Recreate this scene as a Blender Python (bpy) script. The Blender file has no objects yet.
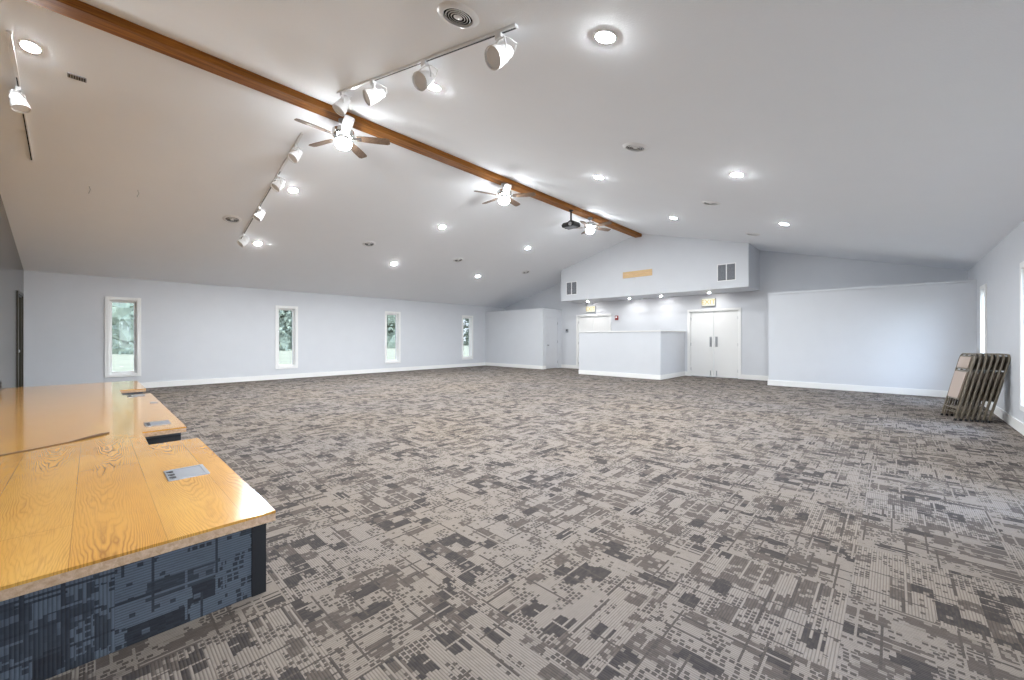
import bpy, bmesh, math, random
from mathutils import Vector, Matrix, Euler
random.seed(7)
SC = bpy.context.scene
C = SC.collection
PI = math.pi

# ------------------------------------------------------------------ room dimensions (metres)
XL, XR = -12.95, 1.18            # side walls
YB, YF = -0.97, 13.1             # dark end wall behind the stage, entrance end wall
RX, RZ = -5.82, 4.5              # ridge
EL, ER = 2.59, 2.67              # eaves
SLL, SLR = (RZ-EL)/(RX-XL), (RZ-ER)/(XR-RX)
AL, AR = -math.atan(SLL), math.atan(SLR)     # roof pitch as a rotation about Y
def roof(x): return RZ-SLL*(RX-x) if x <= RX else RZ-SLR*(x-RX)

# ------------------------------------------------------------------ node helpers
class NT:
    def __init__(s, name):
        s.mat = bpy.data.materials.new(name); s.mat.use_nodes = True
        s.t = s.mat.node_tree; s.t.nodes.clear()
        s.out = s.t.nodes.new('ShaderNodeOutputMaterial')
    def new(s, typ, **kw):
        n = s.t.nodes.new(typ)
        for k, v in kw.items(): setattr(n, k, v)
        return n
    def put(s, sock, v):
        if v is None: return
        if isinstance(v, bpy.types.NodeSocket): s.t.links.new(v, sock)
        else:
            if sock.type == 'RGBA' and len(v) == 3: v = (*v, 1)
            sock.default_value = v
    def m(s, op, a, b=None, c=None):
        n = s.new('ShaderNodeMath', operation=op)
        for i, v in enumerate((a, b, c)): s.put(n.inputs[i], v)
        return n.outputs[0]
    def xyz(s, sock):
        n = s.new('ShaderNodeSeparateXYZ'); s.put(n.inputs[0], sock); return n.outputs
    def vec(s, x=0., y=0., z=0.):
        n = s.new('ShaderNodeCombineXYZ')
        for i, v in enumerate((x, y, z)): s.put(n.inputs[i], v)
        return n.outputs[0]
    def hash(s, x=0., y=0., z=0.):
        n = s.new('ShaderNodeTexWhiteNoise', noise_dimensions='3D'); s.put(n.inputs['Vector'], s.vec(x, y, z)); return n.outputs['Value']
    def mix(s, f, a, b, blend='MIX'):
        n = s.new('ShaderNodeMix', data_type='RGBA', blend_type=blend); s.put(n.inputs[0], f); s.put(n.inputs[6], a); s.put(n.inputs[7], b); return n.outputs[2]
    def fmix(s, f, a, b):
        n = s.new('ShaderNodeMix', data_type='FLOAT'); s.put(n.inputs[0], f); s.put(n.inputs[2], a); s.put(n.inputs[3], b); return n.outputs[0]
    def noise(s, v, scale, detail=2., rough=.5, dist=0.):
        n = s.new('ShaderNodeTexNoise'); s.put(n.inputs['Vector'], v); n.inputs['Scale'].default_value = scale
        n.inputs['Detail'].default_value = detail; n.inputs['Roughness'].default_value = rough; n.inputs['Distortion'].default_value = dist
        return n.outputs['Fac']
    def ramp(s, f, stops):
        n = s.new('ShaderNodeValToRGB'); s.put(n.inputs[0], f); e = n.color_ramp.elements
        while len(e) < len(stops): e.new(.5)
        for i, (p, c) in enumerate(stops): e[i].position = p; e[i].color = (*c, 1)
        return n.outputs[0]
    def obj(s): return s.new('ShaderNodeTexCoord').outputs['Object']
    def pos(s): return s.new('ShaderNodeNewGeometry').outputs['Position']
    def bump(s, h, strength=.2, dist=.01):
        n = s.new('ShaderNodeBump'); n.inputs['Strength'].default_value = strength; n.inputs['Distance'].default_value = dist
        s.put(n.inputs['Height'], h); return n.outputs[0]
    def bsdf(s, color, rough=.6, metal=0., normal=None, coat=0., coat_rough=.1, emit=None, es=0., spec=.5, sheen=0.):
        n = s.new('ShaderNodeBsdfPrincipled')
        s.put(n.inputs['Base Color'], color); s.put(n.inputs['Roughness'], rough); s.put(n.inputs['Metallic'], metal)
        s.put(n.inputs['Normal'], normal); n.inputs['Coat Weight'].default_value = coat; n.inputs['Coat Roughness'].default_value = coat_rough
        n.inputs['Specular IOR Level'].default_value = spec; n.inputs['Sheen Weight'].default_value = sheen
        if emit: s.put(n.inputs['Emission Color'], emit); n.inputs['Emission Strength'].default_value = es
        s.t.links.new(n.outputs[0], s.out.inputs[0]); return s.mat

def paint(name, col, rough=.6, scale=140., strength=.06, var=.03, **kw):
    n = NT(name); p = n.pos()
    f = n.noise(p, 3., 3.)
    c = n.mix(f, tuple(x*(1-var) for x in col), tuple(min(1, x*(1+var)) for x in col))
    return n.bsdf(c, rough, normal=n.bump(n.noise(p, scale, 2.), strength, .004), **kw)

def metal(name, col, rough=.3, metallic=1.):
    n = NT(name); f = n.noise(n.obj(), 60., 2.)
    return n.bsdf(col, n.fmix(f, rough*.85, rough*1.15), metallic)

def glow(name, col, strength, base=(.8, .8, .8)):
    n = NT(name); return n.bsdf(base, .4, emit=col, es=strength)

def carpet(name, ax, ay, dark, mid, light, ox=-.15, oy=.62):
    """0.61 m carpet tiles, laid quarter-turned; each tile woven in ribs with blocks, dashes and pin lines."""
    n = NT(name); P = n.xyz(n.pos()); m = n.m
    tx = m('DIVIDE', m('SUBTRACT', P[ax], ox), .61); ty = m('DIVIDE', m('SUBTRACT', P[ay], oy), .61)
    cx, cy = m('FLOOR', tx), m('FLOOR', ty); fx, fy = m('FRACT', tx), m('FRACT', ty)
    par = m('PINGPONG', m('ADD', cx, cy), 1.)             # 1 on odd tiles: ribs run along the second axis
    u, v = n.fmix(par, fy, fx), n.fmix(par, fx, fy)
    seed = n.hash(cx, cy, 3.)
    flip = m('GREATER_THAN', n.hash(cx, cy, 9.), .5)
    u = n.fmix(flip, u, m('SUBTRACT', 1., u))
    sd = m('MULTIPLY', m('FLOOR', m('MULTIPLY', seed, 7.)), 13.7)
    R = 58.
    rib = m('FLOOR', m('MULTIPLY', u, R))
    rr = m('FLOOR', m('DIVIDE', m('ADD', rib, 1.), 2.))
    rag = m('MULTIPLY', m('SUBTRACT', n.hash(rr, sd, 1.), .5), .045)
    vr = m('ADD', v, rag)
    # blocks
    band = m('FLOOR', m('ADD', m('MULTIPLY', u, 8.2), m('MULTIPLY', n.hash(sd, 2., 2.), .8)))
    vs = m('ADD', m('MULTIPLY', vr, m('ADD', 3.2, m('MULTIPLY', n.hash(band, sd, 5.), 3.6))), n.hash(band, sd, 6.))
    blk = m('FLOOR', vs)
    tA = n.hash(band, blk, sd)
    # dashes
    ub = m('FLOOR', m('MULTIPLY', u, 29.)); vb = m('FLOOR', m('ADD', m('MULTIPLY', v, 25.), n.hash(ub, sd, 8.)))
    tB = n.hash(ub, vb, m('ADD', sd, .5))
    tD = n.hash(rib, vb, m('ADD', sd, 1.5))
    lt = lambda a, b: m('LESS_THAN', a, b)
    gt = lambda a, b: m('GREATER_THAN', a, b)
    inu = m('LESS_THAN', m('FRACT', m('MULTIPLY', u, 29.)), .74)
    inv = m('LESS_THAN', m('FRACT', m('ADD', m('MULTIPLY', v, 25.), n.hash(ub, sd, 8.))), .72)
    dash = m('MULTIPLY', m('MULTIPLY', inu, inv), lt(tB, .62))
    tone = n.fmix(lt(tA, .76), 1., n.fmix(dash, 1., .30))      # dashed areas
    tone = n.fmix(lt(tA, .40), tone, n.fmix(gt(tB, .84), .43, .85))     # mid blocks, a few pale dashes
    tone = n.fmix(lt(tA, .13), tone, n.fmix(gt(tB, .93), .1, .75))    # charcoal blocks
    tone = n.fmix(gt(tA, .76), tone, n.fmix(m('MULTIPLY', lt(tB, .05), dash), 1., .38))
    # pin lines along the ribs and pairs of lines across
    seg = m('FLOOR', m('ADD', m('MULTIPLY', v, 2.), n.hash(rib, sd, 4.)))
    hl = n.hash(rib, seg, m('ADD', sd, 3.))
    tone = n.fmix(lt(hl, .07), tone, 1.)
    tone = n.fmix(gt(hl, .965), tone, .25)
    row = m('FLOOR', m('MULTIPLY', v, 70.)); sg2 = m('FLOOR', m('ADD', m('MULTIPLY', u, 2.), n.hash(row, sd, 14.)))
    hr = n.hash(row, sg2, m('ADD', sd, 7.))
    tone = n.fmix(lt(hr, .05), tone, 1.)
    tone = n.fmix(gt(hr, .965), tone, .3)
    tone = m('ADD', tone, m('MULTIPLY', m('SUBTRACT', tD, .5), .16))
    # ribs
    w = m('FRACT', m('MULTIPLY', u, R))
    gap = gt(m('ABSOLUTE', m('SUBTRACT', w, .5)), .32)
    fuzz = n.noise(n.pos(), 420., 2.)
    col = n.ramp(tone, [(0., dark), (.45, mid), (1., light)])
    warm = n.hash(cx, cy, 21.)
    col = n.mix(m('MULTIPLY', warm, .5), col, n.mix(.5, col, (1., .93, .82), 'MULTIPLY'))
    big = n.noise(n.pos(), .55, 2.)
    col = n.mix(1., col, n.ramp(big, [(.3, (.93, .95, 1.)), (.7, (1., .97, .92))]), 'MULTIPLY')
    col = n.mix(m('MULTIPLY', gap, .40), col, (.05, .047, .05))
    col = n.mix(m('MULTIPLY', fuzz, .28), col, (.03, .03, .03))
    h = m('ADD', m('SINE', m('MULTIPLY', w, PI)), m('MULTIPLY', fuzz, .6))
    return n.bsdf(col, .95, normal=n.bump(h, .35, .004), spec=.2)

def oak(name):
    """glossy golden oak boards running along X, cathedral grain"""
    n = NT(name); P = n.xyz(n.pos()); m = n.m
    W = .27
    by = m('DIVIDE', m('ADD', P[1], 3.03), W); b = m('FLOOR', by); f = m('FRACT', by)
    L = m('DIVIDE', m('ADD', P[0], m('MULTIPLY', n.hash(b, 1., 1.), 2.4)), 1.9); lb = m('FLOOR', L); lf = m('FRACT', L)
    hs = n.hash(b, lb, 2.)
    yc = m('SUBTRACT', f, m('ADD', .35, m('MULTIPLY', hs, .3)))
    q = n.vec(m('MULTIPLY', P[0], 1.), m('MULTIPLY', yc, 1.), m('MULTIPLY', hs, 30.))
    wob = n.noise(n.vec(m('MULTIPLY', P[0], 2.6), m('MULTIPLY', yc, 3.2), m('MULTIPLY', hs, 40.)), 1., 2.5, .5)
    # cathedral arches: the squared offset from the board's heart drifts along the board
    rings = m('ADD', m('MULTIPLY', m('MULTIPLY', yc, yc), 48.), m('ADD', m('MULTIPLY', P[0], m('ADD', 4., m('MULTIPLY', hs, 5.))), m('MULTIPLY', wob, 6.)))
    g = m('FRACT', rings)
    line = m('POWER', m('ABSOLUTE', m('SUBTRACT', m('MULTIPLY', g, 2.), 1.)), 2.2)
    fine = n.noise(n.vec(m('MULTIPLY', P[0], 6.), m('MULTIPLY', P[1], 260.), 0.), 1., 2.)
    base = n.mix(hs, (.78, .40, .072), (.88, .51, .118))
    base = n.mix(n.noise(q, 1.7, 3.), base, (.72, .34, .05))
    gr = m('MULTIPLY', line, m('MULTIPLY', n.noise(n.vec(P[0], m('MULTIPLY', P[1], 2.), 0.), 2.2, 2.), 1.35))
    patch = n.ramp(n.noise(n.vec(m('MULTIPLY', P[0], 1.1), m('MULTIPLY', P[1], 2.6), 4.), 1.3, 2.), [(.38, (.28, .28, .28)), (.60, (1., 1., 1.))])
    gr = m('MULTIPLY', gr, patch)
    col = n.mix(gr, base, (.30, .115, .020))
    col = n.mix(m('MULTIPLY', m('GREATER_THAN', fine, .58), .28), col, (.42, .2, .05))
    seam = m('MAXIMUM', m('LESS_THAN', f, .012), m('LESS_THAN', lf, .0018))
    col = n.mix(m('MULTIPLY', seam, .4), col, (.16, .07, .02))
    scr = n.noise(n.pos(), 9., 4.)
    return n.bsdf(col, n.fmix(scr, .12, .26), normal=n.bump(n.noise(n.pos(), 7., 1.), .03, .004), coat=.8, coat_rough=.09)

def timber(name, a, b, axis=1, rough=.5, scale=1.):
    n = NT(name); P = n.xyz(n.obj()); m = n.m
    k = [14*scale]*3; k[axis] = .9*scale
    q = n.vec(m('MULTIPLY', P[0], k[0]), m('MULTIPLY', P[1], k[1]), m('MULTIPLY', P[2], k[2]))
    g = n.noise(q, 1.6, 4., .6, .6); g2 = n.noise(q, 9., 3., .6)
    f = m('ADD', m('MULTIPLY', g, .75), m('MULTIPLY', g2, .25))
    col = n.ramp(f, [(.3, a), (.68, b)])
    kn = n.new('ShaderNodeTexVoronoi'); n.put(kn.inputs['Vector'], n.vec(m('MULTIPLY', P[0], 2.2), m('MULTIPLY', P[1], .9), m('MULTIPLY', P[2], 2.2))); kn.inputs['Scale'].default_value = 1.
    knot = m('LESS_THAN', kn.outputs['Distance'], .05)
    col = n.mix(m('MULTIPLY', knot, .75), col, tuple(x*.25 for x in a))
    return n.bsdf(col, rough, normal=n.bump(f, .15, .004), spec=.3)

M = {}
M['wall'] = paint('pale_blue_grey_paint', (.63, .648, .682), .5)
M['dark_wall'] = paint('dark_taupe_paint', (.062, .056, .050), .22, strength=.1, var=.12)
M['ceiling'] = paint('white_textured_ceiling', (.908, .93, .96), .8, scale=90., strength=.25, var=.012)
M['trim'] = paint('white_trim_paint', (.84, .84, .83), .35, strength=.02)
M['door'] = paint('white_gloss_door', (.82, .82, .81), .2, strength=.02, var=.01)
M['olive'] = paint('dark_olive_door', (.036, .033, .021), .4)
M['carpet'] = carpet('woven_tile_carpet', 0, 1, (.053, .046, .046), (.128, .106, .092), (.312, .272, .240))
dk, md, lg = (.036, .041, .052), (.068, .080, .102), (.155, .190, .242)
M['riser_end'] = carpet('dark_carpet_end', 1, 2, dk, md, lg, ox=.06, oy=-.25)
M['riser_front'] = carpet('dark_carpet_front', 0, 2, dk, md, lg, ox=.1, oy=-.25)
M['black'] = paint('black_plastic', (.012, .012, .013), .4)
M['charcoal'] = paint('charcoal_edge', (.010, .011, .014), .6)
M['oak'] = oak('golden_oak_boards')
M['nosing'] = timber('worn_oak_nosing', (.46, .27, .15), (.76, .55, .38), 0, .4, 2.)
M['beam'] = timber('stained_ridge_beam', (.105, .033, .006), (.47, .185, .030), 1, .6, .8)
M['blade'] = timber('walnut_blade', (.10, .065, .044), (.25, .165, .11), 0, .35, 3.)
M['board'] = timber('pale_pine_board', (.62, .40, .19), (.80, .58, .32), 0, .5, 3.)
M['nickel'] = metal('brushed_nickel', (.62, .62, .62), .16)
M['steel'] = metal('grey_steel', (.42, .43, .45), .35)
M['plate'] = metal('grey_outlet_metal', (.36, .38, .42), .38, .7)
M['white_metal'] = paint('white_enamel', (.82, .82, .82), .3, strength=.02)
M['grey_lens'] = paint('unlit_lamp_glass', (.88, .88, .88), .5)
M['bronze'] = paint('brown_chair_enamel', (.15, .125, .09), .32, strength=.03)
M['tan'] = paint('tan_chair_vinyl', (.42, .335, .285), .42, strength=.12)
LC = (.945, .985, 1.01)
M['lens_on'] = glow('lit_lens', LC, 1680.)
M['lens_mid'] = glow('lit_lens_middle', LC, 1720.)
M['lens_far'] = glow('lit_lens_dimmed', LC, 900.)
M['lens_dim'] = glow('lit_lens_low', LC, 950.)
M['globe_on'] = glow('lit_globe', LC, 62.)
M['soffit_on'] = glow('lit_soffit_lens', (1., .98, .96), 480.)
M['sign_on'] = glow('exit_face', (1., .96, .78), .62, (.16, .16, .15))
M['sign_letter'] = glow('exit_letter', (1., .74, .16), .5, (.12, .10, .04))
M['red'] = paint('red_enamel', (.24, .02, .02), .35)
M['vent_shade'] = paint('painted_vent_shade', (.012, .012, .012), .9)  # near-black colour paints in the shade inside vents and grilles
M['grille'] = metal('grey_grille', (.30, .31, .34), .5, .4)
M['cord'] = paint('brown_cord', (.07, .04, .022), .5)
M['lawn'] = None
n = NT('mown_lawn'); g = n.noise(n.pos(), .7, 5., .65); M['lawn'] = n.bsdf(n.ramp(g, [(.3, (.125, .112, .062)), (.7, (.18, .16, .098))]), .95)
n = NT('foliage'); g = n.noise(n.pos(), 3.6, 6., .75); M['leaf'] = n.bsdf(n.ramp(g, [(.32, (.025, .030, .021)), (.5, (.055, .064, .042)), (.68, (.105, .112, .072))]), .8)
M['bark'] = paint('bark', (.10, .08, .06), .9)
def glass():
    n = NT('window_glass')
    g = n.new('ShaderNodeBsdfGlossy'); g.inputs['Roughness'].default_value = .02
    t = n.new('ShaderNodeBsdfTransparent'); t.inputs[0].default_value = (.97, .97, .97, 1)
    f = n.new('ShaderNodeFresnel'); f.inputs[0].default_value = 1.45
    mx = n.new('ShaderNodeMixShader'); n.put(mx.inputs[0], n.m('MULTIPLY', f.outputs[0], .12)); n.t.links.new(t.outputs[0], mx.inputs[1]); n.t.links.new(g.outputs[0], mx.inputs[2])
    n.t.links.new(mx.outputs[0], n.out.inputs[0]); return n.mat
M['glass'] = glass()

# ------------------------------------------------------------------ mesh helpers
class MB:
    def __init__(s): s.b = bmesh.new()
    def box(s, x0, x1, y0, y1, z0, z1, bev=0., mat=None):
        r = bmesh.ops.create_cube(s.b, size=1.)['verts']
        for v in r: v.co = Vector(((x0+x1)/2+v.co.x*(x1-x0), (y0+y1)/2+v.co.y*(y1-y0), (z0+z1)/2+v.co.z*(z1-z0)))
        if bev:
            es = list({e for v in r for e in v.link_edges})
            k = bmesh.ops.bevel(s.b, geom=es, offset=bev, segments=2, affect='EDGES', profile=.6)
            r = list({v for f in k['faces'] for v in f.verts} | {v for v in r if v.is_valid})
        if mat is not None:
            for v in r: v.co = mat @ v.co
        return s
    def prism(s, pts, vec):
        vec = Vector(vec); a = [s.b.verts.new(Vector(p)) for p in pts]; c = [s.b.verts.new(Vector(p)+vec) for p in pts]
        k = len(pts); s.b.faces.new(a[::-1]); s.b.faces.new(c)
        for i in range(k): s.b.faces.new((a[i], a[(i+1) % k], c[(i+1) % k], c[i]))
        return s
    def tube(s, pts, r, k=8, caps=True):
        pts = [Vector(p) for p in pts]; rings = []; rs = r if isinstance(r, (list, tuple)) else [r]*len(pts)
        up = None
        for i, p in enumerate(pts):
            d = ((pts[min(i+1, len(pts)-1)]-p).normalized()+(p-pts[max(i-1, 0)]).normalized()).normalized()
            if up is None: up = d.orthogonal().normalized()
            up = (up-d*up.dot(d)).normalized(); w = d.cross(up)
            rings.append([s.b.verts.new(p+(up*math.cos(2*PI*j/k)+w*math.sin(2*PI*j/k))*rs[i]) for j in range(k)])
        for a, c in zip(rings, rings[1:]):
            for j in range(k): s.b.faces.new((a[j], a[(j+1) % k], c[(j+1) % k], c[j]))
        if caps: s.b.faces.new(rings[0][::-1]); s.b.faces.new(rings[-1])
        return s
    def lathe(s, prof, k=24, mat=None, close=False):
        mat = mat or Matrix(); rings = []
        for r, z in prof:
            if r < 1e-6: rings.append([s.b.verts.new(mat @ Vector((0, 0, z)))])
            else: rings.append([s.b.verts.new(mat @ Vector((r*math.cos(2*PI*j/k), r*math.sin(2*PI*j/k), z))) for j in range(k)])
        pairs = list(zip(rings, rings[1:]))+([(rings[-1], rings[0])] if close else [])
        for a, c in pairs:
            for j in range(k):
                q = [a[j % len(a)], a[(j+1) % len(a)], c[(j+1) % len(c)], c[j % len(c)]]
                q = list(dict.fromkeys(q))
                if len(q) > 2: s.b.faces.new(q)
        return s
    def build(s, name, mat, parent=None, smooth=False, kind=None):
        bmesh.ops.recalc_face_normals(s.b, faces=s.b.faces[:])
        me = bpy.data.meshes.new(name); s.b.to_mesh(me); s.b.free()
        if smooth:
            me.polygons.foreach_set('use_smooth', [True]*len(me.polygons))
            me.set_sharp_from_angle(angle=math.radians(40))
        me.materials.append(mat)
        o = bpy.data.objects.new(name, me); C.objects.link(o)
        if parent: o.parent = parent
        if kind: o['kind'] = kind
        return o

def thing(name, label, cat, loc=(0, 0, 0), rot=(0, 0, 0), group=None):
    o = bpy.data.objects.new(name, None); C.objects.link(o); o.empty_display_size = .1
    o.location = loc; o.rotation_euler = rot; o['label'] = label; o['category'] = cat
    if group: o['group'] = group
    return o
def empty(name, loc=(0, 0, 0), rot=(0, 0, 0), kind='structure'):
    o = bpy.data.objects.new(name, None); C.objects.link(o); o.location = loc; o.rotation_euler = rot; o['kind'] = kind; return o
def copy_tree(o, loc=None, rot=None, label=None, parent=None):
    c = o.copy(); C.objects.link(c)
    if parent: c.parent = parent
    for ch in list(o.children): copy_tree(ch, parent=c)
    if loc is not None: c.location = loc
    if rot is not None: c.rotation_euler = rot
    if label: c['label'] = label
    return c

# ------------------------------------------------------------------ the shell
T = .16
MB().box(XL-T, XR+T, YB-T, YF+T, -.1, 0).build('floor', M['carpet'], kind='structure')
c = MB()
c.prism([(XL-T, YB-T, roof(XL-T)), (RX, YB-T, RZ), (RX, YB-T, RZ+.2), (XL-T, YB-T, roof(XL-T)+.2)], (0, YF-YB+2*T, 0))
c.prism([(RX, YB-T, RZ), (XR+T, YB-T, roof(XR+T)), (XR+T, YB-T, roof(XR+T)+.2), (RX, YB-T, RZ+.2)], (0, YF-YB+2*T, 0))
c.build('ceiling', M['ceiling'], kind='structure')

WH, WZ0, WZ1 = .235, .37, 2.075          # window half width, sill and head
LWY = (.5, 3.96, 7.41, 10.88)
RWY = (11.0, 7.78, 4.45, 1.1)
def side_wall(name, x0, x1, ys, top):
    m = MB(); e = YB-T
    for y in sorted(ys)+[None]:
        y1 = YF+T if y is None else y-WH
        m.box(x0, x1, e, y1, -.1, top)
        if y is not None:
            m.box(x0, x1, y-WH, y+WH, -.1, WZ0); m.box(x0, x1, y-WH, y+WH, WZ1, top); e = y+WH
    return m.build(name, M['wall'], kind='structure')
side_wall('wall_left', XL-T, XL, LWY, EL+.01)
side_wall('wall_right', XR, XR+T, RWY, ER+.01)

def gable(name, mat, y, cuts):
    m = MB(); xs = sorted({XL-T, RX, XR+T} | {a for a, b, h in cuts} | {b for a, b, h in cuts})
    for a, b in zip(xs, xs[1:]):
        z0 = next((h for p, q, h in cuts if p <= a and b <= q), -.1)
        m.prism([(a, y, z0), (b, y, z0), (b, y, roof(b)+.02), (a, y, roof(a)+.02)], (0, T, 0))
    return m.build(name, mat, kind='structure')
D1, D2, DH = (-8.93, -7.53), (-4.68, -3.28), 2.03
D4 = (-12.62, -11.9)
gable('wall_front', M['wall'], YF, [(*D1, DH), (*D2, DH)])
gable('wall_back', M['dark_wall'], YB-T, [(*D4, 2.03)])

CF, CH = 11.9, 2.34                      # closet fronts and their height
CLX, CRX = -9.7, -2.3
CDY = (12.12, 12.84)                     # door in the side of the left closet
m = MB(); m.box(XL, CLX-.1, CF, CF+.1, 0, CH); m.box(CLX-.1, CLX, CF, CDY[0], 0, CH); m.box(CLX-.1, CLX, CDY[1], YF, 0, CH)
m.box(CLX-.1, CLX, CDY[0], CDY[1], 2.0, CH); m.box(XL, CLX-.1, CF+.1, YF, CH-.1, CH)
m.build('wall_closet_left', M['wall'], kind='structure')
m = MB(); m.box(CRX, XR, CF, CF+.1, 0, CH); m.box(CRX, CRX+.1, CF+.1, YF, 0, CH); m.box(CRX+.1, XR, CF+.1, YF, CH-.1, CH)
m.build('wall_closet_right', M['wall'], kind='structure')
MB().box(CRX-.012, XR, CF-.02, CF+.1, CH-.045, CH+.005).build('trim_1', M['wall'], kind='structure')
SX0, SX1, SZ = -8.84, -2.75, 2.55
MB().prism([(SX0, CF, SZ), (SX1, CF, SZ), (SX1, CF, roof(SX1)), (RX, CF, RZ), (SX0, CF, roof(SX0))], (0, YF-CF, 0)).build('wall_soffit', M['wall'], kind='structure')

# baseboards
BH, BT = .135, .018
def base(name, *bx):
    m = MB()
    for x0, x1, y0, y1 in bx:
        m.box(x0, x1, y0, y1, 0, BH-.012)
        sx = .006 if x1-x0 < .03 else 0; sy = .006 if y1-y0 < .03 else 0
        m.box(x0+sx*(x0 < -5 and 0 or 0), x1, y0, y1, BH-.012, BH)
    m.build(name, M['trim'], kind='structure')
base('baseboard_left', (XL, XL+BT, YB, CF))
base('baseboard_right', (XR-BT, XR, YB, CF))
base('baseboard_closet_left', (XL+BT, CLX+BT, CF-BT, CF), (CLX, CLX+BT, CF, CDY[0]-.06))
base('baseboard_closet_right', (CRX-BT, XR-BT, CF-BT, CF), (CRX-BT, CRX, CF, YF))
base('baseboard_front', (CLX, D1[0]-.07, YF-BT, YF), (D1[1]+.07, D2[0]-.07, YF-BT, YF), (D2[1]+.07, CRX-BT, YF-BT, YF))

# windows
def window(i, y, side):
    x = XL if side < 0 else XR; s = side       # s points outdoors
    r = empty('window_%d' % i, (x, y, WZ0))
    h = WZ1-WZ0; cw = .07
    def bx(m, a, b, y0, y1, z0, z1, bev=0.): m.box(min(a*s, b*s), max(a*s, b*s), y0, y1, z0, z1, bev)
    m = MB()
    for q in (-1, 1):
        bx(m, -.022, 0, min(q*WH, q*(WH+cw)), max(q*WH, q*(WH+cw)), -cw, h+cw, .004)
    bx(m, -.022, 0, -WH, WH, h, h+cw, .004); bx(m, -.03, 0, -WH, WH, -cw, 0, .004)
    m.build('casing', M['trim'], r)
    m = MB()                                   # painted reveal
    for q in (-1, 1): bx(m, 0, T-.05, min(q*WH, q*(WH-.012)), max(q*WH, q*(WH-.012)), 0, h)
    bx(m, 0, T-.05, -WH, WH, h-.012, h); bx(m, 0, T-.05, -WH, WH, 0, .012)
    m.build('reveal', M['trim'], r)
    m = MB(); a = WH-.012; f = .04
    for q in (-1, 1): bx(m, T-.09, T-.03, min(q*a, q*(a-f)), max(q*a, q*(a-f)), .012, h-.012, .004)
    bx(m, T-.09, T-.03, -a+f, a-f, h-.012-f, h-.012, .004); bx(m, T-.09, T-.03, -a+f, a-f, .012, .012+f, .004)
    sash = m.build('sash', M['trim'], r)
    m = MB(); bx(m, T-.066, T-.06, -a+f-.005, a-f+.005, .012+f-.005, h-.012-f+.005); m.build('pane', M['glass'], sash)
for i, y in enumerate(LWY): window(i+1, y, -1)
for i, y in enumerate(RWY): window(i+5, y, 1)

# doors
def double_door(i, d, label):
    w = d[1]-d[0]; r = empty('door_%d' % i, ((d[0]+d[1])/2, YF, 0))
    m = MB(); cw = .065
    for q in (-1, 1): m.box(min(q*w/2, q*(w/2+cw)), max(q*w/2, q*(w/2+cw)), -.02, .0, 0, DH+cw, .003)
    m.box(-w/2, w/2, -.02, 0, DH, DH+cw, .003)
    for q in (-1, 1): m.box(min(q*w/2, q*(w/2-.02)), max(q*w/2, q*(w/2-.02)), 0, T, 0, DH)
    m.box(-w/2, w/2, 0, T, DH-.02, DH)
    m.build('door_frame', M['trim'], r)
    for q in (-1, 1):
        a, b = sorted((q*.004, q*(w/2-.024)))
        leaf = MB().box(a, b, .035, .08, .012, DH-.025, .002).build('door_leaf', M['door'], r)
        a, b = sorted((q*.05, q*.115))
        MB().box(a, b, .029, .035, .93, 1.24, .002).build('push_plate', M['steel'], leaf)
        k = MB(); k.tube([(q*.083, .03, .99), (q*.083, -.012, 1.0), (q*.083, -.012, 1.17), (q*.083, .03, 1.18)], .008, 8)
        k.build('pull_handle', M['steel'], leaf, True)
        k = MB(); k.box(*sorted((q*.075, q*.10)), .02, .035, .06, .2, .003); k.tube([(q*.088, .02, .08), (q*.088, -.02, .03), (q*.088, -.03, .012)], .007, 6)
        k.build('door_holder', M['steel'], leaf)
        for z in (.22, 1.0, 1.8):
            xx = q*(w/2-.024)
            MB().box(min(xx, xx-q*.012), max(xx, xx-q*.012), .022, .036, z-.045, z+.045).build('hinge', M['steel'], leaf)
    return r
double_door(1, D1, ''); double_door(2, D2, '')
r = empty('door_3', (CLX, 0, 0)); w0, w1 = CDY
m = MB(); cw = .055
m.box(0, .016, w0-cw, w0, 0, 2.0+cw, .003); m.box(0, .016, w1, w1+cw, 0, 2.0+cw, .003); m.box(0, .016, w0, w1, 2.0, 2.0+cw, .003)
m.build('door_frame', M['wall'], r)
lf = MB().box(-.05, -.008, w0+.004, w1-.004, .012, 1.995, .002).build('door_leaf', M['wall'], r)
k = MB(); mt = Matrix.Translation((-.008, w0+.075, .92)) @ Matrix.Rotation(PI/2, 4, 'Y')
k.lathe([(.001, 0), (.032, 0), (.032, .008), (.012, .012), (.012, .035), (.028, .045), (.030, .06), (.018, .072), (.001, .074)], 16, mt); k.build('knob', M['steel'], lf, True)
for z in (.25, 1.05, 1.78):
    MB().box(-.01, .006, w1-.022, w1-.004, z-.05, z+.05, .002).build('hinge', M['steel'], lf)
r = empty('door_4', ((D4[0]+D4[1])/2, YB, 0)); w = D4[1]-D4[0]
m = MB()
for q in (-1, 1): m.box(min(q*w/2, q*(w/2+.06)), max(q*w/2, q*(w/2+.06)), 0, .02, 0, 2.09, .003); m.box(min(q*w/2, q*(w/2-.02)), max(q*w/2, q*(w/2-.02)), -T, 0, 0, 2.03)
m.box(-w/2, w/2, 0, .02, 2.03, 2.09, .003); m.box(-w/2, w/2, -T, 0, 2.01, 2.03)
m.build('door_frame', M['olive'], r)
lf = MB().box(-w/2+.022, w/2-.022, -.09, -.045, .012, 2.005, .002).build('door_leaf', M['olive'], r)
k = MB(); mt = Matrix.Translation((w/2-.09, -.045, .95)) @ Matrix.Rotation(-PI/2, 4, 'X')
k.lathe([(.001, 0), (.03, 0), (.03, .008), (.012, .012), (.012, .035), (.028, .045), (.030, .06), (.018, .072), (.001, .074)], 16, mt); k.build('knob', M['steel'], lf, True)

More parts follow.
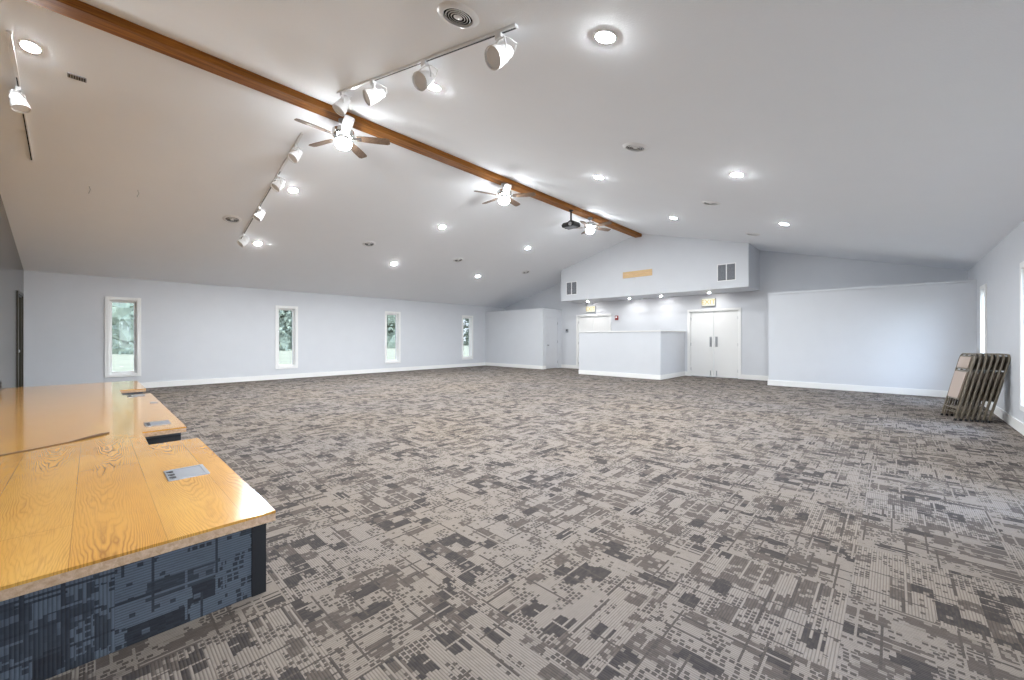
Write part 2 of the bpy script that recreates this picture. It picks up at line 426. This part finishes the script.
# ------------------------------------------------------------------ ridge beam
BX, BW, BZ = -5.815, .105, 4.38
t = thing('ridge_beam', 'long stained brown timber beam running under the ceiling ridge', 'beam', (BX, (YB+CF)/2, BZ))
L = (CF-YB)/2
m = MB(); zt = lambda dx: roof(BX+dx)-BZ
m.prism([(-BW, -L, 0), (BW, -L, 0), (BW, -L, zt(BW)), (RX-BX, -L, RZ-BZ), (-BW, -L, zt(-BW))], (0, 2*L, 0))
m.build('timber', M['beam'], t)

# ------------------------------------------------------------------ stage
SE, SFX, SY, SH, TH = -2.12, -10.5, .6, .383, .042
N1, N2, ND = (-4.72, -4.12), (-8.75, -7.95), .3
t = thing('stage_platform', 'low stage with glossy golden oak deck and dark carpeted sides', 'stage', ((SE+SFX)/2, 0, 0))
cx = (SE+SFX)/2
m = MB(); b0 = YB
def dk_(m, x0, x1, y0, y1): m.box(x0-cx, x1-cx, y0, y1, SH-TH, SH)
b0 = YB+.004
pts = [(SFX, b0), (SE, b0), (SE, SY), (N1[1], SY), (N1[1], SY-ND), (N1[0], SY-ND), (N1[0], SY), (N2[1], SY), (N2[1], SY-ND), (N2[0], SY-ND), (N2[0], SY), (SFX, SY)]
m.prism([(x-cx, y, SH-.012) for x, y in pts], (0, 0, .012))
m.build('deck', M['oak'], t)
ins = .004
m = MB(); m.prism([(x-cx, y, SH-TH-.006) for x, y in pts], (0, 0, TH-.006)); m.build('deck_edge', M['nosing'], t)
o = .035                                    # carpet set back under the edge
m = MB()
m.prism([(SE-o-cx, b0, 0), (SE-o-cx, SY-o, 0), (SE-o-cx, SY-o, SH-TH-.006), (SE-o-cx, b0, SH-TH-.006)], (-.02, 0, 0)); m.build('end_skirt', M['riser_end'], t)
m = MB(); zt = SH-TH-.006
for a, b in ((SE-o-.02, N1[1]+o), (N1[0]-o, N2[1]+o), (N2[0]-o, SFX+o)): m.box(b-cx, a-cx, SY-o-.02, SY-o, 0, zt)
for q in (N1, N2):
    m.box(q[0]-o-cx, q[1]+o-cx, SY-ND-o-.02, SY-ND-o, 0, zt)
    m.box(q[1]+o-cx, q[1]+o+.02-cx, SY-ND-o-.02, SY-o-.02, 0, zt); m.box(q[0]-o-.02-cx, q[0]-o-cx, SY-ND-o-.02, SY-o-.02, 0, zt)
m.box(SFX+o-cx, SFX+o+.02-cx, b0, SY-o-.02, 0, zt)
m.build('front_skirt', M['riser_front'], t)
MB().box(SE-o-cx, SE-o+.006-cx, SY-o-.055, SY-o+.004, 0, zt, .001).build('corner_strip', M['charcoal'], t)

def outlet(x0, x1, y0, y1, label, tabs=True):
    t = thing('floor_outlet_box', label, 'floor outlet', ((x0+x1)/2, (y0+y1)/2, SH), group='outlet boxes set in the stage deck')
    a, b = (x1-x0)/2, (y1-y0)/2; f = .018
    m = MB(); m.box(-a, a, -b, -b+f, 0, .006, .001); m.box(-a, a, b-f, b, 0, .006, .001); m.box(-a, -a+f, -b+f, b-f, 0, .006, .001); m.box(a-f, a, -b+f, b-f, 0, .006, .001)
    m.build('frame', M['plate'], t)
    MB().box(-a+f, a-f, -b+f, b-f, 0, .0035).build('lid', M['plate'], t)
    if tabs:
        for k in (-1, 0, 1): MB().box(k*a*.55-.012, k*a*.55+.012, -b+f*.5, -b+f*.5+.03, .003, .008, .001).build('cable_flap', M['black'], t)
outlet(-3.22, -2.98, .30, .49, 'grey metal outlet box in the stage deck near its near front corner')
outlet(-5.2, -4.96, .34, .52, 'grey metal outlet box in the deck just beyond the nearer stage notch')
outlet(-7.84, -7.62, .34, .52, 'grey metal outlet box in the deck just before the farther stage notch')
outlet(-6.79, -6.67, .505, .575, 'smallest grey outlet plate, by the stage front edge between both notches', False)

pts = [(-4.30, -.93), (-4.36, -.72), (-4.45, -.46), (-4.56, -.28), (-4.66, -.12), (-4.74, -.02), (-4.80, .05), (-4.87, .10)]
m = MB(); rr = [.004, .004, .0055, .004, .0045, .009, .010, .006]; m.tube([(x, y, SH+q) for (x, y), q in zip(pts, rr)], rr, 8)
o_ = m.build('loose_cord', M['cord'], None, True); o_['label'] = 'thin dark brown cord lying across the golden oak stage deck'; o_['category'] = 'cord'
for k, px in enumerate((-9.95, -9.55)):
    t = thing('wall_outlet', ('black outlet plate low on the dark wall behind the stage, nearer the dark door', 'black outlet plate low on the dark wall behind the stage, farther from the dark door')[k], 'outlet', (px, YB, .42), group='outlets on the dark wall')
    MB().box(-.035, .035, 0, .006, 0, .115, .002).build('plate', M['black'], t)
    for z in (.03, .085): MB().box(-.016, .016, .006, .009, z-.014, z+.014, .002).build('socket', M['charcoal'], t)

# ------------------------------------------------------------------ reception counter
DX0, DX1, DY, DZ = -7.62, -4.83, 11.25, 1.385
t = thing('reception_counter', 'pale blue half-wall counter with white cap before the double doors', 'counter', ((DX0+DX1)/2, DY, 0))
c0 = (DX0+DX1)/2; w = .13
m = MB(); m.box(DX0-c0, DX1-c0, 0, w, 0, DZ); m.box(DX1-w-c0, DX1-c0, w, YF-DY-.02, 0, DZ); m.build('half_wall', M['wall'], t)
m = MB(); m.box(DX0-.02-c0, DX1+.025-c0, -.025, w+.02, DZ, DZ+.035, .004); m.box(DX1-w-.02-c0, DX1+.025-c0, w+.02, YF-DY-.02, DZ, DZ+.035, .004); m.build('cap', M['trim'], t)
m = MB(); m.box(DX0-c0, DX1+BT-c0, -BT, 0, 0, BH); m.box(DX1-c0, DX1+BT-c0, 0, YF-DY-.04, 0, BH); m.build('skirting', M['trim'], t)

# ------------------------------------------------------------------ soffit fittings
def grille(x, label):
    t = thing('return_grille', label, 'vent', (x, CF, 2.99), group='return grilles on the soffit')
    m = MB(); a = .235
    for q in (-1, 1): m.box(*sorted((q*a, q*(a-.022))), -.012, 0, -a, a, .002); m.box(-a+.022, a-.022, -.012, 0, *sorted((q*a, q*(a-.022))), .002)
    m.box(-.012, .012, -.012, 0, -a+.022, a-.022); m.build('frame', M['white_metal'], t)
    MB().box(-a+.022, a-.022, -.003, -.001, -a+.022, a-.022).build('duct_shade', M['vent_shade'], t)  # flat black sheet, painted shade behind the louvres
    for s in (-1, 1):
        m = MB(); x0, x1 = sorted((s*.012, s*(a-.022)))
        for k in range(15):
            z = -a+.04+k*.0275
            m.prism([(x0, -.011, z), (x0, -.003, z+.018), (x0, -.003, z+.0215), (x0, -.011, z+.0035)], (x1-x0, 0, 0))
        m.build('louvre_panel', M['grille'], t)
grille(-8.37, 'square grey louvred grille at the beam-left end of the blue soffit, nearest the closet door'.replace('beam-left ', ''))
grille(-3.28, 'square grey louvred grille on the blue soffit above the fully visible double doors')
t = thing('wooden_board', 'long narrow pale wood board mounted high on the blue soffit', 'board', (-5.86, CF, 3.23))
MB().box(-.49, .49, -.022, 0, -.1, .1, .005).build('plank', M['board'], t)
m = MB()
for z in (-.05, .03): m.box(-.485, .485, -.0235, -.022, z-.003, z+.003)
m.build('groove', M['nosing'], t)
m = MB(); m.tube([(-.1, -.012, -.1), (-.105, -.01, -.16), (-.1, -.01, -.24), (-.108, -.008, -.3)], .006, 6); m.build('hanging_wire', M['white_metal'], t, True)

def exit_sign(x, label):
    t = thing('exit_sign', label, 'exit sign', (x, YF, 2.17), group='lit exit signs over the double doors')
    MB().box(-.2, .2, -.065, 0, 0, .25, .008).build('housing', M['steel'], t)
    MB().box(-.185, .185, -.072, -.065, .018, .235, .002).build('face', M['sign_on'], t)
    cu = bpy.data.curves.new('letters', 'FONT'); cu.body = 'EXIT'; cu.size = .2; cu.align_x = 'CENTER'; cu.align_y = 'CENTER'; cu.extrude = .002
    tmp = bpy.data.objects.new('tmp', cu); C.objects.link(tmp)
    me = bpy.data.meshes.new_from_object(tmp.evaluated_get(bpy.context.evaluated_depsgraph_get()))
    bpy.data.objects.remove(tmp); me.name = 'letters'; me.materials.clear(); me.materials.append(M['sign_letter'])
    o = bpy.data.objects.new('letters', me); C.objects.link(o); o.parent = t; o.location = (0, -.0735, .126); o.rotation_euler = (PI/2, 0, 0)
exit_sign(-8.3, 'lit exit sign above the double doors half hidden by the counter')
exit_sign(-4.1, 'lit exit sign above the fully visible white double doors')

t = thing('fire_alarm', 'small red fire alarm strobe on the wall beside the counter doors', 'fire alarm', (-7.23, YF, 1.93))
MB().box(-.06, .06, -.05, 0, -.08, .08, .006).build('housing', M['red'], t)
MB().box(-.03, .03, -.065, -.05, -.005, .05, .004).build('strobe', M['white_metal'], t)
t = thing('thermostat', 'small grey thermostat on the wall between closet and double doors', 'thermostat', (-9.43, YF, 1.49))
MB().box(-.06, .06, -.03, 0, -.07, .07, .006).build('body', M['grille'], t)
MB().box(-.035, .035, -.033, -.03, .0, .045, .001).build('screen', M['charcoal'], t)

# ------------------------------------------------------------------ recessed lights
def on_ceiling(x, y): return (x, y, roof(x)), (0, AL if x < RX else AR, 0)
def make_light(r, mat, loc, rot, label, group, name='recessed_light'):
    t = thing(name, label, 'ceiling light', loc, rot, group)
    m = MB(); m.lathe([(r, -.004), (r, -.007), (r+.02, -.005), (r+.024, 0), (r, 0)], 32, close=True); m.build('trim_ring', M['white_metal'], t, True)
    m = MB(); m.lathe([(r, -.004), (r*.9, -.008), (r*.55, -.0115), (0, -.012)], 32); m.build('lens', mat, t, True)
    return t
rows = ('nearest the stage', 'in the middle row', 'nearest the double doors')
spots = []
for yi, y in enumerate((2.55, 5.91, 9.08)):
    for x, where in ((-1.5, 'low on the slope toward the folding chairs'), (-3.6, 'beside the beam on the folding chair slope'),
                     (-7.99, 'beside the beam on the tall window slope'), (-10.26, 'low on the slope toward the tall windows')):
        spots.append((x, y, 'round lit ceiling light %s, %s' % (where, rows[yi])))
protos = {}
for x, y, lab in spots+[(-6.62, -.45, 'round lit ceiling light beside the short track over the stage')]:
    l, r_ = on_ceiling(x, y)
    k = 3 if y < 0 else 0 if y < 4 else 1 if y < 8 else 2
    if k not in protos: protos[k] = make_light(.068, (M['lens_on'], M['lens_mid'], M['lens_far'], M['lens_dim'])[k], l, r_, lab, 'recessed ceiling lights')
    else: copy_tree(protos[k], l, r_, lab)
proto = None
for x, lab in ((-3.95, 'small downlight under the soffit above the fully visible double doors'), (-5.4, 'small soffit downlight over the counter end nearest the fully visible doors'),
               (-6.5, 'small soffit downlight over the middle of the counter'), (-8.15, 'small downlight under the soffit above the half-hidden double doors')):
    if proto is None: proto = make_light(.036, M['soffit_on'], (x, 12.62, SZ), (0, 0, 0), lab, 'small soffit downlights', 'soffit_downlight')
    else: copy_tree(proto, (x, 12.62, SZ), (0, 0, 0), lab)

# ------------------------------------------------------------------ round ceiling diffusers
t = thing('ceiling_vent', '', 'vent', group='round ceiling diffusers')
m = MB(); m.lathe([(.108, -.003), (.111, -.019), (.120, -.020), (.146, -.009), (.158, 0), (.108, 0)], 40, close=True); m.build('flange', M['white_metal'], t, True)
m = MB(); m.lathe([(.108, -.002), (0, -.002)], 40); m.build('throat_shade', M['vent_shade'], t)  # flat disc on the solid ceiling, inner shade painted black
for rr in (.092, .072, .052):
    m = MB(); m.lathe([(rr-.004, -.018), (rr+.0005, -.013), (rr+.002, -.014), (rr-.002, -.0195)], 40, close=True); m.build('ring', M['white_metal'], t, True)
m = MB(); m.lathe([(.015, -.003), (.034, -.014), (.02, -.019), (0, -.02)], 32); m.build('centre_cone', M['white_metal'], t, True)
vr = ('nearest the stage', 'second from the stage', 'second from the doors', 'nearest the doors')
first = True
for x, side, ys in ((-2.33, 'folding chair', (1.87, 4.68, 7.53, 10.45)), (-9.41, 'tall window', (1.9, 4.74, 7.55, 10.6))):
    for k, y in enumerate(ys):
        l, r_ = on_ceiling(x, y); lab = 'round white ceiling diffuser on the %s slope, %s' % (side, vr[k])
        if first: t.location = l; t.rotation_euler = r_; t['label'] = lab; first = False
        else: copy_tree(t, l, r_, lab)
l, r_ = on_ceiling(-6.85, -.12)
t = thing('ceiling_speaker', 'small grey rectangular grille on the ceiling near the short track', 'speaker grille', l, r_)
m = MB(); m.box(-.035, .035, -.075, .075, -.012, 0, .003); m.build('box', M['grille'], t)
m = MB()
for k in range(7): m.box(-.028, .028, -.064+k*.02, -.056+k*.02, -.014, -.012)
m.build('slots', M['charcoal'], t)
for x, y, lab in ((-9.19, -.03, 'dark bent wire hook hanging from the ceiling, nearer the dark wall'), (-9.02, .52, 'faint bent wire hook in the ceiling, farther from the dark wall')):
    l, r_ = on_ceiling(x, y)
    t = thing('ceiling_hook', lab, 'hook', l, (0, 0, 0), 'wire hooks in the ceiling')
    m = MB(); m.lathe([(.012, .01), (.012, -.004), (0, -.005)], 12); m.build('base', M['white_metal'], t, True)
    m = MB(); m.tube([(0, 0, -.003), (.004, .004, -.03), (.012, .012, -.05), (.006, .006, -.08), (-.004, -.004, -.10), (-.006, -.006, -.12)], .0045, 6); m.build('wire', M['steel'], t, True)

# ------------------------------------------------------------------ ceiling fans
def make_fan(loc, label, turn):
    t = thing('ceiling_fan', label, 'ceiling fan', loc, (0, 0, 0), 'ceiling fans under the beam')
    m = MB(); m.lathe([(0, 0), (.065, 0), (.066, -.02), (.05, -.045), (.022, -.055), (0, -.055)], 28); m.build('canopy', M['steel'], t, True)
    m = MB(); m.tube([(0, 0, -.05), (0, 0, -.13)], .014, 12); m.build('downrod', M['steel'], t, True)
    m = MB(); m.lathe([(0, -.115), (.05, -.12), (.115, -.135), (.15, -.16), (.155, -.205), (.14, -.235), (.10, -.25), (0, -.25)], 36); m.build('motor', M['nickel'], t, True)
    for k in range(5):
        a = turn+k*72.; R = Matrix.Rotation(math.radians(a), 4, 'Z') @ Matrix.Translation((0, 0, -.255)) @ Matrix.Rotation(math.radians(-13), 4, 'X')
        pr = [(.19, .046), (.30, .06), (.50, .068), (.62, .066), (.655, .045)]
        out = [(x, -w, 0) for x, w in pr]+[(x, w, 0) for x, w in reversed(pr)]
        m = MB(); m.prism([(R @ Vector(p)) for p in out], R.to_3x3() @ Vector((0, 0, .009))); b = m.build('blade', M['blade'], t)
        m = MB(); m.prism([R @ Vector(p) for p in ((.09, -.016, -.004), (.17, -.018, -.004), (.25, -.04, -.004), (.25, .04, -.004), (.17, .018, -.004), (.09, .016, -.004))], R.to_3x3() @ Vector((0, 0, .005)))
        m.build('blade_iron', M['nickel'], b)
    m = MB(); m.lathe([(0, -.25), (.075, -.25), (.085, -.265), (.085, -.285), (0, -.285)], 28); m.build('light_kit', M['nickel'], t, True)
    m = MB(); m.lathe([(.085, -.285), (.108, -.30), (.118, -.33), (.11, -.37), (.08, -.405), (.04, -.42), (0, -.423)], 32); m.build('light_globe', M['globe_on'], t, True)
    return t
for y, turn, lab in ((2.53, 56, 'lit five-blade ceiling fan under the beam, nearest the stage'), (5.87, 34, 'lit five-blade ceiling fan, the middle one of three along the beam'),
                     (9.1, 68, 'lit five-blade ceiling fan under the beam just beyond the projector')):
    make_fan((BX, y, BZ), lab, turn)

# ------------------------------------------------------------------ projector
t = thing('projector', 'black projector hanging on a short pole from the wooden beam', 'projector', (BX, 8.24, BZ))
m = MB(); m.lathe([(0, 0), (.06, 0), (.06, -.012), (.03, -.03), (0, -.03)], 20); m.build('ceiling_plate', M['black'], t, True)
m = MB(); m.tube([(0, 0, -.02), (0, 0, -.29)], .022, 14); m.build('pole', M['black'], t, True)
m = MB(); m.prism([(-.09, -.06, -.31), (.09, -.06, -.31), (.035, -.03, -.25), (-.035, -.03, -.25)], (0, .1, 0)); m.build('mount', M['black'], t)
bd = MB(); bd.prism([(-.19, -.14, -.36), (.19, -.14, -.36), (.17, -.14, -.42), (-.17, -.14, -.42)], (0, .28, 0))
bd.prism([(-.16, -.12, -.31), (.16, -.12, -.31), (.19, -.14, -.36), (-.19, -.14, -.36)], (0, .26, 0)); b = bd.build('body', M['black'], t)
MB().box(-.13, .13, -.10, .10, -.424, -.42, .001).build('underside_cover', M['grille'], b)
m = MB(); m.lathe([(.045, 0), (.045, .03), (.036, .032), (.03, .02), (0, .018)], 20, Matrix.Translation((.08, -.14, -.375)) @ Matrix.Rotation(PI/2, 4, 'X')); m.build('lens', M['steel'], b, True)

# ------------------------------------------------------------------ track lights
def lamp_head(parent, hang, aim, spin=0):
    """hang: point under the rail in the parent's space; aim: direction of the beam"""
    aim = Vector(aim).normalized(); hang = Vector(hang)
    q = aim.to_track_quat('Z', 'Y').to_matrix().to_4x4()
    ctr = hang+Vector((0, 0, -.165)); A = Matrix.Translation(ctr) @ q
    m = MB(); m.lathe([(0, -.125), (.040, -.123), (.046, -.112), (.046, -.09), (.060, -.05), (.066, -.04), (.066, -.02), (.078, .03), (.082, .075), (.080, .085), (.074, .085), (.072, .06), (0, .058)], 28, A)
    h = m.build('lamp_head', M['white_metal'], parent, True)
    m = MB(); m.lathe([(.0725, .064), (.05, .070), (0, .072)], 28, A); m.build('lens', M['grey_lens'], h, True)
    side = A.to_3x3() @ Vector((1, 0, 0)); side.z = 0; side.normalize()
    m = MB(); top = hang+Vector((0, 0, -.045))
    for s in (-1, 1):
        m.tube([top, top+side*s*.06+Vector((0, 0, -.012)), ctr+side*s*.082+Vector((0, 0, .03)), ctr+side*s*.08], .007, 8)
    m.build('yoke', M['white_metal'], h, True)
    m = MB(); m.box(hang.x-.032, hang.x+.032, hang.y-.02, hang.y+.02, hang.z-.045, hang.z+.004, .004); m.build('adapter', M['white_metal'], h)
    m = MB(); back = A @ Vector((0, 0, -.12))
    m.tube([top+Vector((.02, 0, .01)), top+Vector((.075, .03, -.01)), top.lerp(back, .5)+Vector((.085, .05, .0)), back+Vector((.03, .03, .0)), back], .0045, 6); m.build('power_lead', M['white_metal'], h, True)
def track(x0, x1, y, heads, label):
    l, _ = on_ceiling((x0+x1)/2, y)
    t = thing('track_light', label, 'track light', l, (0, 0, 0), 'white ceiling track lights')
    z = lambda x: roof(x)-l[2]; m = MB()
    a, b = x0-l[0], x1-l[0]
    m.prism([(a, -.018, z(x0)), (b, -.018, z(x1)), (b, -.018, z(x1)-.022), (a, -.018, z(x0)-.022)], (0, .036, 0)); m.build('rail', M['white_metal'], t)
    m = MB(); m.prism([(a+.01, -.006, z(x0)-.0215), (b-.01, -.006, z(x1)-.0215), (b-.01, -.006, z(x1)-.0232), (a+.01, -.006, z(x0)-.0232)], (0, .012, 0)); m.build('rail_slot', M['charcoal'], t)
    for x, aim in heads: lamp_head(t, (x-l[0], 0, z(x)-.02), aim)
track(-5.09, -2.0, 2.15, ((-4.97, (-.1, -.5, -.85)), (-4.17, (-.25, -.8, -.5)), (-3.18, (.15, -.75, -.65)), (-2.18, (-.1, -.78, -.62))), 'longest white track light, just beyond the beam on the folding chair slope')
track(-10.2, -6.49, 2.2, ((-6.78, (.2, -.6, -.75)), (-7.64, (.15, -.6, -.75)), (-8.75, (.15, -.6, -.75)), (-9.9, (.1, -.7, -.6))), 'white track light descending the tall window slope past the nearest fan')
track(-8.75, -6.5, -.585, ((-7.3, (.25, .25, -.9)),), 'short white track light with one lamp above the stage')

# ------------------------------------------------------------------ folding chairs
def make_chair():
    t = thing('folding_chair', '', 'folding chair', group='folded chairs leaning on the wall')
    r = .0125; W = .22; H = .985
    def arch(w, y, z0, zt, rad):
        p = [(-w, y, z0), (-w, y, zt-rad)]
        for k in range(1, 6):
            a = PI/2*k/5; p.append((-w+rad*(1-math.cos(a)), y, zt-rad+rad*math.sin(a)))
        for k in range(0, 6):
            a = PI/2*k/5; p.append((w-rad+rad*math.sin(a), y, zt-rad+rad*math.cos(a)))
        p.append((w, y, z0)); return p
    m = MB(); m.tube(arch(W, 0, .012, H, .075), r, 8); m.tube([(-W, 0, .17), (W, 0, .17)], .009, 6); m.build('front_frame', M['bronze'], t, True)
    m = MB(); m.tube(arch(.195, .018, .016, .64, .03), .010, 8); m.tube([(-.195, .018, .11), (.195, .018, .11)], .008, 6); m.build('rear_frame', M['bronze'], t, True)
    m = MB(); g = 8
    for (za, zb, hw) in ((.755, .955, W-.012),):
        f = [(hw*(2*k/g-1), -.006-.012*(1-(2*k/g-1)**2), 0) for k in range(g+1)]
        prof = [(x, y, za) for x, y, _ in f]+[(x, y+.018, za) for x, y, _ in reversed(f)]
        m.prism(prof, (0, 0, zb-za))
    m.build('backrest', M['bronze'], t, True)
    m = MB(); m.box(-.165, .165, -.025, -.015, .775, .935, .006); m.build('back_pad', M['tan'], t, True)
    m = MB(); m.prism([(-.17, -.012, .30), (.17, -.012, .30), (.19, -.012, .735), (-.19, -.012, .735)], (0, .022, 0)); m.build('seat', M['bronze'], t)
    m = MB(); m.prism([(-.155, -.026, .32), (.155, -.026, .32), (.175, -.026, .71), (-.175, -.026, .71)], (0, .015, 0)); m.build('seat_pad', M['tan'], t)
    for s in (-1, 1):
        m = MB(); m.tube([(s*.207, .009, .60), (s*.207, .009, .36)], .006, 6); m.build('link_bar', M['bronze'], t, True)
        m = MB(); m.lathe([(0, -.012), (.016, -.012), (.016, .02), (0, .02)], 10, Matrix.Translation((s*W, 0, .012))); m.build('foot_cap', M['charcoal'], t, True)
    return t
PHI = math.radians(14); LEAN = math.radians(12.7)
ch = make_chair(); NCH = 7
order = ('outermost of the leaning chairs, its tan seat facing the room', 'second from the outermost of the leaning chairs', 'third from the outermost of the leaning chairs', 'middle one of the seven leaning chairs',
         'third from the wall among the leaning chairs', 'second from the wall among the leaning chairs', 'closest to the wall among the leaning chairs')
for i in range(NCH):
    nx, ny = .65+.0555*i*math.cos(PHI), 8.64+.0555*i*math.sin(PHI)
    loc = (nx-.22*math.sin(PHI), ny+.22*math.cos(PHI), .004); rot = (-LEAN, 0, PHI-PI/2)
    lab = 'brown steel folding chair, '+order[i]
    if i == 0: ch.location = loc; ch.rotation_euler = rot; ch['label'] = lab
    else: copy_tree(ch, loc, rot, lab)

# ------------------------------------------------------------------ outdoors
m = MB(); m.box(-110, XL-T-.02, -60, 90, -.5, -.35); m.box(XR+T+.02, 60, -60, 90, -.5, -.35); m.box(XL-T-.02, XR+T+.02, YF+T+.02, 90, -.5, -.35); m.box(XL-T-.02, XR+T+.02, -60, YB-T-.02, -.5, -.35)
m.build('ground_outside', M['lawn'], kind='structure')
def tree(x, y, h, rad, label, seed):
    rnd = random.Random(seed)
    t = thing('leafy_tree', label, 'tree', (x, y, -.35), group='trees beyond the lawn')
    m = MB(); m.tube([(0, 0, 0), (.1, 0, 1.5), (0, .2, 3.5), (.3, 0, h*.7)], [.35, .28, .22, .08], 10); m.build('trunk', M['bark'], t, True)
    m = MB()
    def shell(lo, hi):
        a = rnd.uniform(0, 2*PI); z = rnd.uniform(0, 1)**1.25
        rr = rad*(.95 if z < .55 else math.sqrt(max(.02, 1-((z-.55)/.5)**2)))*rnd.uniform(lo, hi)
        return Vector((rr*math.cos(a), rr*math.sin(a), z*h))
    for k in range(60):                          # dense inner boughs
        c0 = shell(.2, .72); s = rnd.uniform(1.4, 2.2); c0.z = max(c0.z, s*.5)
        for v in bmesh.ops.create_icosphere(m.b, subdivisions=2, radius=s)['verts']: v.co = v.co*rnd.uniform(.8, 1.15)+c0
    clumps = [shell(.62, 1.) for k in range(150)]
    for k in range(4200):                        # leaf sprays in clumps
        p = rnd.choice(clumps)+Vector((rnd.gauss(0, .62), rnd.gauss(0, .62), rnd.gauss(0, .5))); p.z = max(p.z, .15)
        q = Euler((rnd.uniform(0, 6.3), rnd.uniform(0, 6.3), rnd.uniform(0, 6.3))).to_matrix(); w = rnd.uniform(.16, .34)
        m.b.faces.new([m.b.verts.new(p+q @ Vector(x)*w) for x in ((-1, 0, 0), (-.2, -.55, .1), (1, 0, 0), (-.2, .55, .1))])
    m.build('crown', M['leaf'], t)
tree(-58, 2.5, 13, 5.9, 'leafy green tree beyond the lawn, through the tall window nearest the stage', 1)
tree(-58, 18.3, 14, 5.6, 'leafy green tree beyond the lawn, through the second tall window from the stage', 2)
tree(-57, 34., 13, 5.8, 'leafy green tree beyond the lawn, through the third tall window from the stage', 3)
tree(-62, 58., 11, 6, 'leafy green tree beyond the lawn, through the tall window nearest the closet', 4)

# ------------------------------------------------------------------ sky and sun
w = bpy.data.worlds.new('sky'); SC.world = w; w.use_nodes = True
nt = w.node_tree; nt.nodes.clear()
o = nt.nodes.new('ShaderNodeOutputWorld'); bg = nt.nodes.new('ShaderNodeBackground'); nt.links.new(bg.outputs[0], o.inputs[0])
tc = nt.nodes.new('ShaderNodeTexCoord'); sp = nt.nodes.new('ShaderNodeSeparateXYZ'); nt.links.new(tc.outputs['Generated'], sp.inputs[0])
mr = nt.nodes.new('ShaderNodeMapRange'); mr.interpolation_type = 'SMOOTHSTEP'; mr.inputs[1].default_value = .2; mr.inputs[2].default_value = .85; mr.inputs[3].default_value = 1.1; mr.inputs[4].default_value = 27.
nt.links.new(sp.outputs[0], mr.inputs[0]); nt.links.new(mr.outputs[0], bg.inputs['Strength'])
rp = nt.nodes.new('ShaderNodeValToRGB'); nt.links.new(sp.outputs[2], rp.inputs[0])
rp.color_ramp.elements[0].position = 0; rp.color_ramp.elements[0].color = (.80, .90, 1., 1); rp.color_ramp.elements[1].position = .8; rp.color_ramp.elements[1].color = (.42, .64, 1., 1)
nt.links.new(rp.outputs[0], bg.inputs['Color'])
sl = bpy.data.lights.new('sun', 'SUN'); sl.energy = 2.2; sl.angle = .01; sl.color = (1., .95, .86)
so = bpy.data.objects.new('sun', sl); C.objects.link(so); so.location = (-20, -20, 30); so.rotation_euler = Vector((-.12, .75, -.8)).to_track_quat('-Z', 'Y').to_euler()

# ------------------------------------------------------------------ camera
cam = bpy.data.cameras.new('camera'); co = bpy.data.objects.new('camera', cam); C.objects.link(co)
cam.sensor_width = 36.; cam.lens = 36.*400./1024.; cam.clip_end = 300.; cam.clip_start = .02
cam.shift_y = (338.-340.)/1024.
co.location = (0, 0, 1.2); co.rotation_euler = (PI/2, 0, math.atan(381./400.))
SC.camera = co

v = SC.view_settings; v.view_transform = 'Standard'; v.look = 'None'; v.gamma = 1.; v.exposure = .40; v.use_curve_mapping = False
SC.cycles.use_denoising = True
SC.cycles.max_bounces = 10; SC.cycles.diffuse_bounces = 7
SC.cycles.sample_clamp_indirect = 8.
